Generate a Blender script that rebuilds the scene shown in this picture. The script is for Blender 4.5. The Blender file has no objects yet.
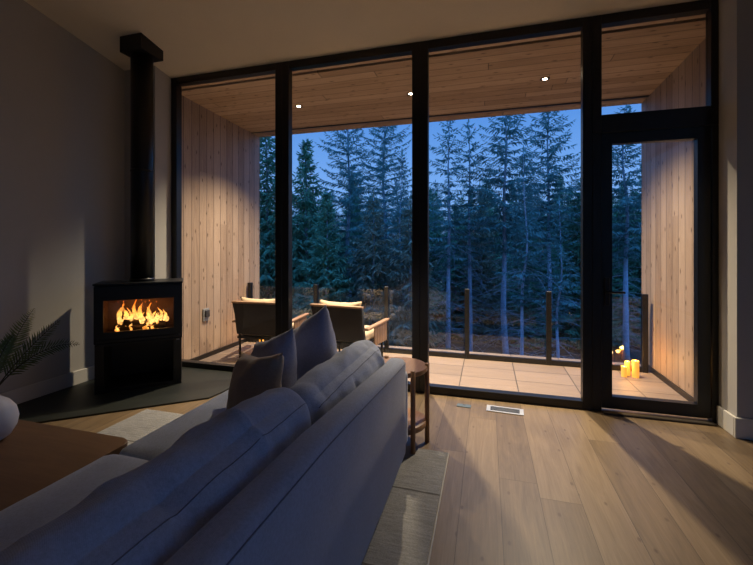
import bpy, bmesh, math, random
from mathutils import Vector, Matrix, noise, Euler

C = bpy.context.scene.collection
PI = math.pi
sc = bpy.context.scene

# ------------------------------------------------------------------ nodes
class NT:
    def __init__(s, name):
        s.m = bpy.data.materials.new(name); s.m.use_nodes = True
        s.t = s.m.node_tree; s.n = s.t.nodes; s.n.clear()
        s.out = s.n.new('ShaderNodeOutputMaterial')
    def link(s, a, b): s.t.links.new(a, b)
    def put(s, sock, v):
        if v is None: return
        if hasattr(v, 'is_output'): s.link(v, sock)
        else: sock.default_value = v
    def math(s, op, a, b=None, c=None, clamp=False):
        n = s.n.new('ShaderNodeMath'); n.operation = op; n.use_clamp = clamp
        for i, v in enumerate((a, b, c)): s.put(n.inputs[i], v)
        return n.outputs[0]
    def coord(s):
        return s.n.new('ShaderNodeTexCoord').outputs['Object']
    def sep(s, v):
        n = s.n.new('ShaderNodeSeparateXYZ'); s.link(v, n.inputs[0]); return n.outputs
    def comb(s, x=0., y=0., z=0.):
        n = s.n.new('ShaderNodeCombineXYZ')
        for i, v in enumerate((x, y, z)): s.put(n.inputs[i], v)
        return n.outputs[0]
    def noise(s, vec, scale, detail=3., rough=.5, dist=0.):
        n = s.n.new('ShaderNodeTexNoise'); s.put(n.inputs['Vector'], vec)
        n.inputs['Scale'].default_value = scale; n.inputs['Detail'].default_value = detail
        n.inputs['Roughness'].default_value = rough; n.inputs['Distortion'].default_value = dist
        return n.outputs[0]
    def white(s, vec):
        n = s.n.new('ShaderNodeTexWhiteNoise'); n.noise_dimensions = '3D'; s.put(n.inputs['Vector'], vec)
        return n.outputs[0]
    def ramp(s, fac, stops):
        n = s.n.new('ShaderNodeValToRGB'); s.put(n.inputs[0], fac)
        e = n.color_ramp.elements
        while len(e) < len(stops): e.new(.5)
        for i, (p, c) in enumerate(stops):
            e[i].position = p; e[i].color = (c[0], c[1], c[2], 1)
        return n.outputs[0]
    def mix(s, fac, a, b, mode='MIX'):
        n = s.n.new('ShaderNodeMix'); n.data_type = 'RGBA'; n.blend_type = mode
        s.put(n.inputs[0], fac)
        for sock, v in ((n.inputs[6], a), (n.inputs[7], b)):
            if isinstance(v, (tuple, list)): v = (v[0], v[1], v[2], 1)
            s.put(sock, v)
        return n.outputs[2]
    def bump(s, h, strength=.3, dist=.01):
        n = s.n.new('ShaderNodeBump'); s.put(n.inputs['Height'], h)
        n.inputs['Strength'].default_value = strength; n.inputs['Distance'].default_value = dist
        return n.outputs[0]
    def bsdf(s, col, rough=.6, metal=0., normal=None, spec=.5, **kw):
        n = s.n.new('ShaderNodeBsdfPrincipled')
        if isinstance(col, (tuple, list)): col = (col[0], col[1], col[2], 1)
        s.put(n.inputs['Base Color'], col); s.put(n.inputs['Roughness'], rough)
        n.inputs['Metallic'].default_value = metal; n.inputs['Specular IOR Level'].default_value = spec
        if normal is not None: s.link(normal, n.inputs['Normal'])
        for k, v in kw.items():
            nm = k.replace('_', ' ')
            s.put(n.inputs[nm], v)
        s.link(n.outputs[0], s.out.inputs[0]); return n

def wood_mat(name, ua, va, width, length, cols, gap=.02, gapcol=(.02, .014, .009), knots=.6, rough=.5, tint=.5, grain=1., endgap=True, kr=.034, knotcol=(.07, .035, .018), off=0.):
    t = NT(name); xyz = t.sep(t.coord())
    ax = {'x': 0, 'y': 1, 'z': 2}
    u0 = t.math('ADD', t.math('DIVIDE', xyz[ax[ua]], width), 100.37 + off)
    row = t.math('FLOOR', u0); fu = t.math('FRACT', u0)
    r1 = t.white(t.comb(row, 3.3, 1.7))
    v0 = t.math('ADD', t.math('DIVIDE', xyz[ax[va]], length), t.math('ADD', t.math('MULTIPLY', r1, 7.), 50.))
    col_i = t.math('FLOOR', v0); fv = t.math('FRACT', v0)
    pid = t.white(t.comb(row, col_i, 9.1))
    gv = t.comb(t.math('MULTIPLY', u0, 1.), t.math('MULTIPLY', xyz[ax[va]], .55), t.math('MULTIPLY', pid, 40.))
    g1 = t.noise(gv, 3.2, 5., .62, 1.1)
    gv2 = t.comb(t.math('MULTIPLY', u0, 14.), t.math('MULTIPLY', xyz[ax[va]], 1.6), t.math('MULTIPLY', pid, 40.))
    g2 = t.noise(gv2, 2., 4., .6, .5)
    f = t.math('ADD', t.math('MULTIPLY', g1, .62 * grain), t.math('MULTIPLY', g2, .38))
    f = t.math('ADD', f, t.math('MULTIPLY', t.math('SUBTRACT', pid, .5), tint))
    c = t.ramp(f, [(.27, cols[0]), (.5, cols[1]), (.73, cols[2])])
    # knots
    vo = t.n.new('ShaderNodeTexVoronoi'); vo.voronoi_dimensions = '2D'; vo.inputs['Scale'].default_value = 1.
    t.link(t.comb(t.math('MULTIPLY', u0, 1.), t.math('ADD', t.math('MULTIPLY', xyz[ax[va]], 2.6), t.math('MULTIPLY', r1, 9.)), 0.), vo.inputs['Vector'])
    vo.inputs['Randomness'].default_value = 1.
    dd = t.math('ADD', vo.outputs[0], t.math('MULTIPLY', t.math('SUBTRACT', g2, .5), .05))
    kn = t.math('SUBTRACT', 1., t.math('DIVIDE', t.math('SUBTRACT', dd, kr), kr * 1.6), clamp=True)
    c = t.mix(t.math('MULTIPLY', kn, knots), c, knotcol)
    # joints
    eu = t.math('MINIMUM', fu, t.math('SUBTRACT', 1., fu))
    ju = t.math('LESS_THAN', eu, gap)
    if endgap:
        ev = t.math('MINIMUM', fv, t.math('SUBTRACT', 1., fv))
        jv = t.math('LESS_THAN', ev, gap * width / length)
        ju = t.math('MAXIMUM', ju, jv)
    c = t.mix(t.math('MULTIPLY', ju, .8), c, gapcol)
    h = t.math('SUBTRACT', t.math('MULTIPLY', g2, .25), ju)
    nb = t.bump(h, .35, .003)
    t.bsdf(c, rough, 0, nb)
    return t.m

def plain_mat(name, col, rough=.6, metal=0., nscale=40., var=.12, bump=.1, bdist=.002, spec=.5):
    t = NT(name); co = t.coord()
    n1 = t.noise(co, nscale, 4., .6); n2 = t.noise(co, nscale * .08, 3., .5)
    f = t.math('ADD', t.math('MULTIPLY', n1, .5), t.math('MULTIPLY', n2, .5))
    lo = tuple(x * (1 - var) for x in col); hi = tuple(min(1, x * (1 + var)) for x in col)
    c = t.ramp(f, [(.3, lo), (.7, hi)])
    t.bsdf(c, rough, metal, t.bump(n1, bump, bdist), spec)
    return t.m

def fabric_mat(name, col, weave=900., var=.25, rough=.95, bump=.35):
    t = NT(name); co = t.coord(); x = t.sep(co)
    n1 = t.noise(co, 260., 3., .7); n2 = t.noise(co, 6., 3., .5); n3 = t.noise(co, 90., 4., .6)
    w = t.math('MULTIPLY', t.math('SINE', t.math('MULTIPLY', t.math('ADD', x[0], x[1]), weave)), t.math('SINE', t.math('MULTIPLY', t.math('SUBTRACT', x[2], x[1]), weave)))
    f = t.math('ADD', t.math('ADD', t.math('MULTIPLY', n1, .4), t.math('MULTIPLY', n3, .4)), t.math('MULTIPLY', n2, .2))
    lo = tuple(x_ * (1 - var) for x_ in col); hi = tuple(min(1, x_ * (1 + var)) for x_ in col)
    c = t.ramp(f, [(.3, lo), (.7, hi)])
    h = t.math('ADD', t.math('MULTIPLY', w, .25), n1)
    p = t.bsdf(c, rough, 0, t.bump(h, bump, .002), .25)
    p.inputs['Sheen Weight'].default_value = .25; p.inputs['Sheen Roughness'].default_value = .5
    return t.m

def glass_mat(name, tint=(.97, .985, .98), f0=.04, rough=0.):
    t = NT(name)
    lw = t.n.new('ShaderNodeLayerWeight'); lw.inputs[0].default_value = .5
    p = t.math('POWER', lw.outputs['Facing'], 5.)
    f = t.math('ADD', f0, t.math('MULTIPLY', p, .6 * (1 - f0)), clamp=True)
    tr = t.n.new('ShaderNodeBsdfTransparent'); tr.inputs[0].default_value = (*tint, 1)
    gl = t.n.new('ShaderNodeBsdfGlossy'); gl.inputs['Roughness'].default_value = rough
    gl.inputs[0].default_value = (1, 1, 1, 1)
    mx = t.n.new('ShaderNodeMixShader'); t.put(mx.inputs[0], f)
    t.link(tr.outputs[0], mx.inputs[1]); t.link(gl.outputs[0], mx.inputs[2]); t.link(mx.outputs[0], t.out.inputs[0])
    return t.m

def emit_mat(name, col, strength):
    t = NT(name); e = t.n.new('ShaderNodeEmission'); e.inputs[0].default_value = (*col, 1); e.inputs[1].default_value = strength
    t.link(e.outputs[0], t.out.inputs[0]); return t.m

def tile_mat(name, size, x0, y0, col, gap=.005):
    t = NT(name); co = t.coord(); x = t.sep(co)
    u = t.math('ADD', t.math('DIVIDE', t.math('SUBTRACT', x[0], x0), size), 50.)
    v = t.math('ADD', t.math('DIVIDE', t.math('SUBTRACT', x[1], y0), size * .62), 50.)
    pid = t.white(t.comb(t.math('FLOOR', u), t.math('FLOOR', v), 2.))
    fu, fv = t.math('FRACT', u), t.math('FRACT', v)
    eu = t.math('MULTIPLY', t.math('MINIMUM', fu, t.math('SUBTRACT', 1., fu)), size)
    ev = t.math('MULTIPLY', t.math('MINIMUM', fv, t.math('SUBTRACT', 1., fv)), size * .62)
    j = t.math('LESS_THAN', t.math('MINIMUM', eu, ev), gap)
    n1 = t.noise(co, 60., 4., .6); n2 = t.noise(t.comb(t.math('MULTIPLY', x[0], .6), t.math('MULTIPLY', x[1], 3.), pid), 5., 4., .6)
    f = t.math('ADD', t.math('ADD', t.math('MULTIPLY', n1, .3), t.math('MULTIPLY', n2, .5)), t.math('MULTIPLY', pid, .2))
    c = t.ramp(f, [(.3, tuple(a * .78 for a in col)), (.7, tuple(a * 1.2 for a in col))])
    c = t.mix(t.math('MULTIPLY', j, .9), c, (.03, .025, .02))
    t.bsdf(c, .6, 0, t.bump(t.math('SUBTRACT', t.math('MULTIPLY', n1, .2), j), .4, .004))
    return t.m

def rug_mat(name):
    t = NT(name); co = t.coord(); x = t.sep(co)
    n1 = t.noise(co, 120., 4., .7); n2 = t.noise(t.comb(t.math('MULTIPLY', x[0], 4.), t.math('MULTIPLY', x[1], 40.), 0.), 2., 4., .65)
    n3 = t.noise(co, 3., 3., .5)
    wv = t.math('ADD', x[1], t.math('MULTIPLY', t.math('SUBTRACT', n3, .5), .06))
    ln = t.math('LESS_THAN', t.math('ABSOLUTE', t.math('SUBTRACT', t.math('FRACT', t.math('DIVIDE', t.math('ADD', wv, 9.18), .55)), .5)), .012)
    f = t.math('ADD', t.math('ADD', t.math('MULTIPLY', n1, .35), t.math('MULTIPLY', n2, .45)), t.math('MULTIPLY', n3, .2))
    c = t.ramp(f, [(.32, (.15, .15, .15)), (.5, (.25, .25, .25)), (.68, (.38, .38, .375))])
    c = t.mix(t.math('MULTIPLY', ln, .75), c, (.06, .055, .05))
    t.bsdf(c, .95, 0, t.bump(t.math('ADD', n1, n2), .6, .006), .2)
    return t.m

M = {}
M['oak'] = wood_mat('oak_floor', 'x', 'y', .205, 2.0, [(.12, .082, .046), (.19, .132, .074), (.26, .187, .112)], gap=.006, knots=.6, kr=.02, rough=.42, tint=.22, off=.29)
M['clad'] = wood_mat('cladding_vertical', 'y', 'z', .135, 9., [(.24, .165, .115), (.34, .245, .18), (.42, .315, .24)], gap=.03, knots=.9, rough=.6, tint=.3, endgap=False)
M['cladsof'] = wood_mat('cladding_soffit', 'y', 'x', .135, 4.5, [(.31, .205, .125), (.45, .31, .20), (.54, .39, .265)], gap=.03, knots=.85, rough=.6, tint=.34)
M['paint'] = plain_mat('wall_paint', (.46, .44, .405), .85, 0, 60., .03, .06)
M['ceil'] = plain_mat('ceiling_paint', (.76, .68, .55), .9, 0, 60., .03, .06)
M['trimpaint'] = plain_mat('trim_paint', (.62, .60, .55), .6, 0, 60., .03, .04)
M['black'] = plain_mat('black_frame', (.005, .005, .006), .4, 0, 80., .2, .05, .12)
M['steel'] = plain_mat('black_steel', (.007, .0075, .009), .42, .2, 120., .25, .08)
M['pipe'] = plain_mat('flue_black', (.006, .0065, .008), .38, .3, 90., .2, .05)
M['iron'] = plain_mat('firebox_lining', (.10, .06, .045), .9, 0, 30., .4, .3)
M['hearth'] = plain_mat('hearth_slate', (.012, .015, .013), .5, 0, 14., .3, .2)
M['threshold'] = plain_mat('threshold_metal', (.06, .05, .042), .5, .5, 60., .2, .05)
M['fab'] = fabric_mat('sofa_fabric', (.345, .385, .495))
M['fab2'] = fabric_mat('cushion_fabric', (.37, .42, .55))
M['pil_blue'] = fabric_mat('pillow_fabric_blue', (.26, .285, .43))
M['pil_brown'] = fabric_mat('pillow_fabric_taupe', (.27, .215, .185))
M['seam'] = fabric_mat('seam_piping', (.15, .16, .21))
M['tabletop'] = wood_mat('coffee_table_wood', 'y', 'x', .32, 3.0, [(.105, .053, .026), (.145, .076, .038), (.185, .10, .052)], gap=.0, knots=.0, rough=.5, tint=.2, endgap=False)
M['walnut'] = wood_mat('side_table_wood', 'x', 'y', .3, 3.0, [(.15, .07, .032), (.22, .11, .052), (.28, .15, .075)], gap=.0, knots=0., rough=.45, tint=.2, endgap=False)
M['walnutleg'] = wood_mat('side_table_leg_wood', 'x', 'z', .3, 3.0, [(.15, .065, .028), (.21, .10, .044), (.27, .14, .065)], gap=.0, knots=0., rough=.45, tint=.2, endgap=False)
M['rug'] = rug_mat('rug_wool')
M['rugedge'] = plain_mat('rug_edge', (.5, .48, .44), .95, 0, 200., .2, .3)
M['tile'] = tile_mat('deck_tile', .585, -.28, 4.08, (.225, .165, .125))
M['glass'] = glass_mat('window_glass', (.985, .992, .99), .022)
M['railglass'] = glass_mat('railing_glass', (.965, .98, .985), .028)
M['doorglass'] = glass_mat('stove_glass', (.85, .78, .72))
M['vase'] = plain_mat('white_ceramic', (.66, .67, .72), .45, 0, 30., .06, .1)
M['leaf'] = plain_mat('fern_leaf', (.13, .165, .05), .6, 0, 50., .35, .1)
M['stem'] = plain_mat('fern_stem', (.05, .045, .02), .7, 0, 50., .3, .1)
M['teak'] = wood_mat('teak', 'x', 'y', .12, 2., [(.26, .15, .085), (.37, .23, .14), (.45, .30, .19)], gap=0., knots=0, rough=.55, endgap=False)
M['mesh'] = fabric_mat('outdoor_sling', (.030, .028, .027), 500.)
M['beige'] = fabric_mat('outdoor_cushion', (.50, .38, .25))
M['chairmetal'] = plain_mat('chair_metal', (.015, .014, .014), .5, .2, 90., .2, .05)
M['ventmetal'] = plain_mat('vent_metal', (.62, .62, .60), .4, .6, 80., .08, .05)
M['ventdark'] = plain_mat('vent_grille', (.16, .165, .17), .5, .5, 80., .1, .05)
M['plate'] = plain_mat('blue_grey_plate', (.13, .17, .19), .45, .3, 80., .1, .05)
M['greybox'] = plain_mat('grey_plastic', (.22, .22, .22), .5, 0, 80., .1, .05)
M['darkbox'] = plain_mat('dark_plastic', (.04, .04, .045), .4, 0, 80., .1, .05)
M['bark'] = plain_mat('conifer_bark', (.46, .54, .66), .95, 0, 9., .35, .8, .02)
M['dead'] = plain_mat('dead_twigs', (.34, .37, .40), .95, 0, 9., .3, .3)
def leafm(name, col):
    t = NT(name); co = t.coord()
    f = t.noise(co, 1.6, 4., .65)
    c = t.ramp(f, [(.3, tuple(a * .55 for a in col)), (.7, tuple(a * 1.35 for a in col))])
    d = t.n.new('ShaderNodeBsdfDiffuse'); t.link(c, d.inputs[0])
    tl = t.n.new('ShaderNodeBsdfTranslucent'); t.link(c, tl.inputs[0])
    mx = t.n.new('ShaderNodeMixShader'); mx.inputs[0].default_value = .3
    t.link(d.outputs[0], mx.inputs[1]); t.link(tl.outputs[0], mx.inputs[2]); t.link(mx.outputs[0], t.out.inputs[0])
    return t.m
M['fir'] = leafm('fir_needles', (.20, .36, .33))
M['fir2'] = leafm('cedar_needles', (.20, .40, .26))
M['fir3'] = leafm('brownish_needles', (.34, .33, .23))
M['soil'] = plain_mat('forest_floor', (.055, .046, .040), .95, 0, 3., .45, .8, .05)
M['log'] = plain_mat('charred_log', (.03, .02, .016), .95, 0, 25., .5, .8, .01)
M['lamp'] = emit_mat('downlight_lens', (1., .80, .55), 45.)

# ------------------------------------------------------------------ mesh helpers
def bm_new(): return bmesh.new()
def add_box(bm, lo, hi, mat=None):
    lo, hi = Vector(lo), Vector(hi)
    r = bmesh.ops.create_cube(bm, size=1.)
    s = hi - lo; c = (lo + hi) / 2
    for v in r['verts']: v.co = Vector((v.co.x * s.x, v.co.y * s.y, v.co.z * s.z)) + c
    if mat is not None:
        for v in r['verts']: v.co = mat @ v.co
    return r['verts']
def add_prism(bm, pts, axis_vec):
    """pts: planar polygon (3-D), extruded by axis_vec"""
    a = [bm.verts.new(Vector(p)) for p in pts]; b = [bm.verts.new(Vector(p) + Vector(axis_vec)) for p in pts]
    n = len(pts); bm.faces.new(a); bm.faces.new(list(reversed(b)))
    for i in range(n):
        bm.faces.new([a[i], b[i], b[(i + 1) % n], a[(i + 1) % n]])
def add_tube(bm, pts, rads, seg=10, cap=True):
    pts = [Vector(p) for p in pts]
    if not isinstance(rads, (list, tuple)): rads = [rads] * len(pts)
    rings = []
    for i, p in enumerate(pts):
        d = (pts[min(i + 1, len(pts) - 1)] - pts[max(i - 1, 0)]).normalized()
        up = Vector((0, 0, 1)) if abs(d.z) < .95 else Vector((1, 0, 0))
        a = d.cross(up).normalized(); b = a.cross(d)
        rings.append([bm.verts.new(p + (a * math.cos(2 * PI * k / seg) + b * math.sin(2 * PI * k / seg)) * rads[i]) for k in range(seg)])
    for r0, r1 in zip(rings, rings[1:]):
        for k in range(seg): bm.faces.new([r0[k], r0[(k + 1) % seg], r1[(k + 1) % seg], r1[k]])
    if cap: bm.faces.new(list(reversed(rings[0]))); bm.faces.new(rings[-1])
def add_lathe(bm, prof, seg=32, c=(0, 0, 0)):
    c = Vector(c); rings = []
    for r, z in prof:
        if r < 1e-6: rings.append([bm.verts.new(c + Vector((0, 0, z)))])
        else: rings.append([bm.verts.new(c + Vector((r * math.cos(2 * PI * k / seg), r * math.sin(2 * PI * k / seg), z))) for k in range(seg)])
    for a, b in zip(rings, rings[1:]):
        for k in range(seg):
            k2 = (k + 1) % seg
            if len(a) == 1 and len(b) == 1: continue
            if len(a) == 1: bm.faces.new([a[0], b[k2], b[k]])
            elif len(b) == 1: bm.faces.new([a[k], a[k2], b[0]])
            else: bm.faces.new([a[k], a[k2], b[k2], b[k]])
def bevel(bm, w, seg=2):
    bmesh.ops.bevel(bm, geom=[e for e in bm.edges], offset=w, segments=seg, profile=.5, affect='EDGES', clamp_overlap=True)
def obj(name, bm, mat, parent=None, smooth=False, loc=None, rot=None, keep=False):
    bmesh.ops.recalc_face_normals(bm, faces=bm.faces)
    me = bpy.data.meshes.new(name); bm.to_mesh(me); bm.free()
    me.materials.append(M[mat] if isinstance(mat, str) else mat)
    if smooth:
        for p in me.polygons: p.use_smooth = True
    o = bpy.data.objects.new(name, me); C.objects.link(o)
    if parent: o.parent = parent
    if loc: o.location = loc
    if rot: o.rotation_euler = rot
    return o
def raw(name, verts, faces, mat, parent=None, smooth=False):
    me = bpy.data.meshes.new(name); me.from_pydata(verts, [], faces); me.update()
    me.materials.append(M[mat])
    if smooth:
        for p in me.polygons: p.use_smooth = True
    o = bpy.data.objects.new(name, me); C.objects.link(o)
    if parent: o.parent = parent
    return o
def tag(o, label=None, cat=None, group=None, kind=None):
    if label: o['label'] = label
    if cat: o['category'] = cat
    if group: o['group'] = group
    if kind: o['kind'] = kind
    return o
def thing(name, label, cat, loc=(0, 0, 0), rz=0., group=None, kind=None):
    o = bpy.data.objects.new(name, None); C.objects.link(o); o.empty_display_size = .1
    o.location = loc; o.rotation_euler = (0, 0, rz)
    return tag(o, label, cat, group, kind)
def box(lo, hi, bv=0., seg=2):
    bm = bm_new(); add_box(bm, lo, hi)
    if bv: bevel(bm, bv, seg)
    return bm
def struct(name, bm, mat, parent=None, label=None, **kw):
    o = obj(name, bm, mat, parent, **kw)
    if parent is None:
        o['kind'] = 'structure'
        if label: o['label'] = label
    return o
def dup(root, loc, rz=None, label=None, group=None):
    r = root.copy(); C.objects.link(r); r.location = loc
    if rz is not None: r.rotation_euler = (0, 0, rz)
    if label: r['label'] = label
    if group: r['group'] = group
    for ch in list(root.children):
        c = ch.copy(); C.objects.link(c); c.parent = r
        for g in list(ch.children):
            d = g.copy(); C.objects.link(d); d.parent = c
    return r

def soft_box(size, r, puff=(0, 0, 0), res=18, wrinkle=0., wscale=6., seed=0, fold=0.):
    """rounded, puffed cushion block centred on the origin"""
    bm = bm_new(); h = Vector(size) / 2
    bmesh.ops.create_cube(bm, size=2.)
    bmesh.ops.subdivide_edges(bm, edges=bm.edges[:], cuts=res, use_grid_fill=True)
    sv = Vector((seed * 7.3, seed * 3.1, seed * 5.7))
    for v in bm.verts:
        u = v.co.copy()
        p = Vector([(abs(a) ** .8) * (1 if a > 0 else -1) * h[i] for i, a in enumerate(u)])
        q = Vector([max(-(h[i] - r), min(h[i] - r, p[i])) for i in range(3)])
        d = p - q
        n = d.normalized() if d.length > 1e-9 else Vector((0, 0, 0))
        if d.length > 1e-9: p = q + n * r
        e = [1 - u[i] ** 2 for i in range(3)]
        p.x += puff[0] * u.x * e[1] * e[2]; p.y += puff[1] * u.y * e[0] * e[2]; p.z += puff[2] * u.z * e[0] * e[1]
        if wrinkle:
            w = noise.noise(p * wscale + sv) + .5 * noise.noise(p * wscale * 2.3 + sv)
            if fold:
                a = p.y * 9 + p.x * 5 + 2. * noise.noise(p * 3 + sv)
                w += fold * (1 - abs(math.sin(a))) ** 4 * noise.noise(p * 4 - sv) * 2
            p += (n if n.length > 0 else Vector((0, 0, 1))) * w * wrinkle
        v.co = p
    return bm

def pillow_bm(w, h, t, chop=.0, seed=0):
    """throw pillow in the XZ plane (normal Y), pointed corners, optional dent in the top edge"""
    bm = bm_new(); N = 22; sv = Vector((seed * 3.7, 1.3 * seed, 2.1)); grid = {}
    for side in (1, -1):
        for i in range(N + 1):
            for j in range(N + 1):
                u, v = -1 + 2 * i / N, -1 + 2 * j / N
                edge = (i in (0, N)) or (j in (0, N))
                if side == -1 and edge: grid[(side, i, j)] = grid[(1, i, j)]; continue
                pin = 1 - .13 * ((1 - v * v) if abs(u) > abs(v) else (1 - u * u)) * max(abs(u), abs(v)) ** 2
                x = u * w / 2 * pin; z = v * h / 2 * pin
                th = t / 2 * ((1 - u * u) * (1 - v * v)) ** .42
                y = side * th
                z -= chop * math.exp(-(u / .34) ** 2) * max(0, (v + 1) / 2) ** 2
                p = Vector((x, y, z))
                wv = noise.noise(p * 9 + sv) * .012 + noise.noise(p * 22 + sv) * .004
                p.y += wv * (1 if edge else side); p.z += wv * .5
                grid[(side, i, j)] = bm.verts.new(p)
    for side in (1, -1):
        for i in range(N):
            for j in range(N):
                f = [grid[(side, i, j)], grid[(side, i + 1, j)], grid[(side, i + 1, j + 1)], grid[(side, i, j + 1)]]
                if side == 1: f.reverse()
                try: bm.faces.new(f)
                except ValueError: pass
    return bm

# ================================================================== SETTING
WX0, WX1, WY = -3.432, 1.702, 3.55          # window wall opening
ZB = 3.257
LX = -3.85                                   # left interior wall
def ceil_z(y): return ZB + .19 * (WY - y)
# floor
struct('floor', box((LX - .2, -5.0, -.25), (3.8, 3.66, 0)), 'oak')
bm = bm_new()
add_prism(bm, [(LX - .2, -5.0, ceil_z(-5.0)), (LX - .2, 3.66, ceil_z(3.66)), (LX - .2, 3.66, ceil_z(3.66) + .45), (LX - .2, -5.0, ceil_z(-5.0) + .45)], (7.85, 0, 0))
struct('ceiling', bm, 'ceil')
struct('wall_left', box((LX - .2, -5.0, 0), (LX, 3.33, 5.3)), 'paint')
struct('wall_left_return', box((LX - .2, 3.33, 0), (WX0, 3.66, 3.4)), 'paint')
struct('wall_right_return', box((WX1, 3.33, 0), (3.8, 3.66, 3.4)), 'paint')
struct('wall_back', box((LX - .2, -5.2, 0), (3.8, -5.0, 5.3)), 'paint')
# right wall beyond the frame with two large window openings
bm = bm_new()
for y0, y1, z0, z1 in ((-5, -3.9, 0, 5.3), (-.9, -.3, 0, 5.3), (1.3, 3.33, 0, 3.85), (-.3, 1.3, 2.8, 5.3), (-3.9, -.9, 3.5, 5.3), (-3.9, -.9, 0, .06), (-.3, 1.3, 0, .06)):
    add_box(bm, (3.6, y0, z0), (3.8, y1, z1))
struct('wall_right', bm, 'paint')
def win_frame(name, y0, y1, zt):
    w = thing(name, None, None, (3.7, 0, 0)); w['kind'] = 'structure'
    bm = bm_new()
    for a in ((-.05, y0, .06, .05, y0 + .07, zt), (-.05, y1 - .07, .06, .05, y1, zt), (-.05, y0 + .07, .06, .05, y1 - .07, .13), (-.05, y0 + .07, zt - .07, .05, y1 - .07, zt)):
        add_box(bm, a[:3], a[3:])
    obj('window_frame', bm, 'black', w); obj('window_glass', box((-.004, y0 + .07, .13), (.004, y1 - .07, zt - .07)), 'glass', w)
win_frame('window_5', -3.9, -.9, 3.5); win_frame('window_6', -.3, 1.3, 2.8)
# baseboards
def baseboard(name, lo, hi): struct(name, box(lo, hi, .004, 1), 'trimpaint')
baseboard('baseboard_left', (LX, -5, 0.0), (LX + .018, 3.312, .145))
baseboard('baseboard_left_return', (LX, 3.312, 0.016), (WX0 - .001, 3.33, .145))
baseboard('baseboard_left_reveal', (WX0, 3.312, 0.016), (WX0 + .018, 3.545, .145))
baseboard('baseboard_right_return', (WX1 - .018, 3.312, 0), (3.6, 3.33, .145))
baseboard('baseboard_right_reveal', (WX1 - .018, 3.33, 0), (WX1, 3.545, .145))
# hearth
bm = bm_new()
add_prism(bm, [(LX + .018, 1.68, 0.0005), (-2.374, 2.883, .0005), (-2.35, 3.04, .0005), (-2.35, 3.54, .0005), (WX0 + .0005, 3.54, .0005), (WX0 + .0005, 3.3115, .0005), (LX + .018, 3.3115, .0005)], (0, 0, .014))
struct('hearth_slab', bm, 'hearth')

# ---- window wall: x-bounds of the glass bays
FY0, FY1, GY = 3.55, 3.63, 3.605
def bay(name, x0, x1, z0, z1, st=(.05, .05), head=.075, sill=.068, lbl=None):
    w = thing(name, None, None, (0, 0, 0)); w['kind'] = 'structure'
    obj('stile', box((x0, FY0, z0), (x0 + st[0], FY1, z1), .003, 1), 'black', w)
    obj('stile', box((x1 - st[1], FY0, z0), (x1, FY1, z1), .003, 1), 'black', w)
    obj('head', box((x0 + st[0], FY0, z1 - head), (x1 - st[1], FY1, z1), .003, 1), 'black', w)
    obj('sill', box((x0 + st[0], FY0 + .0, z0), (x1 - st[1], FY1, z0 + sill), .003, 1), 'black', w)
    obj('glass', box((x0 + st[0], GY - .003, z0 + sill), (x1 - st[1], GY + .003, z1 - head)), 'glass', w)
    return w
m1, m2, m3 = (-2.11 - 1.955) / 2, (-.673 - .525) / 2, (.765 + .905) / 2
bay('window_1', WX0, m1, 0.0005, ZB, (.075, m1 + 2.11))
bay('window_2', m1 + .0005, m2, 0.0005, ZB, (m1 + 2.11, m2 + .673))
bay('window_3', m2 + .0005, m3, 0.0005, ZB, (m2 + .673, m3 - .765))
bay('window_4', m3 + .0005, WX1, 2.2865, ZB, (.905 - m3, .05), .075, .148)
# door
dr = thing('door_1', None, None); dr['kind'] = 'structure'
obj('jamb', box((m3 + .0005, FY0, .0005), (.905, FY1, 2.286), .003, 1), 'black', dr)
obj('jamb', box((WX1 - .04, FY0, .0005), (WX1, FY1, 2.286), .003, 1), 'black', dr)
dx0, dx1 = .910, WX1 - .045
bm = bm_new()
add_box(bm, (dx0, 3.565, .03), (dx0 + .075, 3.628, 2.285)); add_box(bm, (dx1 - .085, 3.565, .03), (dx1, 3.628, 2.285))
add_box(bm, (dx0 + .075, 3.565, .03), (dx1 - .085, 3.628, .125)); add_box(bm, (dx0 + .075, 3.565, 2.195), (dx1 - .085, 3.628, 2.285))
obj('door_leaf', bm, 'black', dr)
obj('door_glass', box((dx0 + .075, 3.607, .125), (dx1 - .085, 3.613, 2.195)), 'glass', dr)
bm = bm_new()
add_box(bm, (.928, 3.549, .87), (.964, 3.565, 1.10)); bevel(bm, .004, 1)
add_tube(bm, [(.946, 3.565, .985), (.946, 3.51, .985)], .011, 12)
add_tube(bm, [(.946, 3.515, .985), (.985, 3.512, .985), (1.062, 3.512, .984)], .0095, 12)
obj('door_handle', bm, 'steel', dr)
struct('threshold', box((.9055, 3.49, .0005), (WX1 - .0405, 3.549, .017), .004, 1), 'threshold')
struct('trim_threshold_outer', box((WX0, 3.6305, -.11), (WX1, 3.70, 0.0)), 'black')
struct('trim_head_beam', box((WX0 - .4, 3.6305, 3.215), (WX1 + .4, 3.745, 3.75)), 'black')

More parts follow.
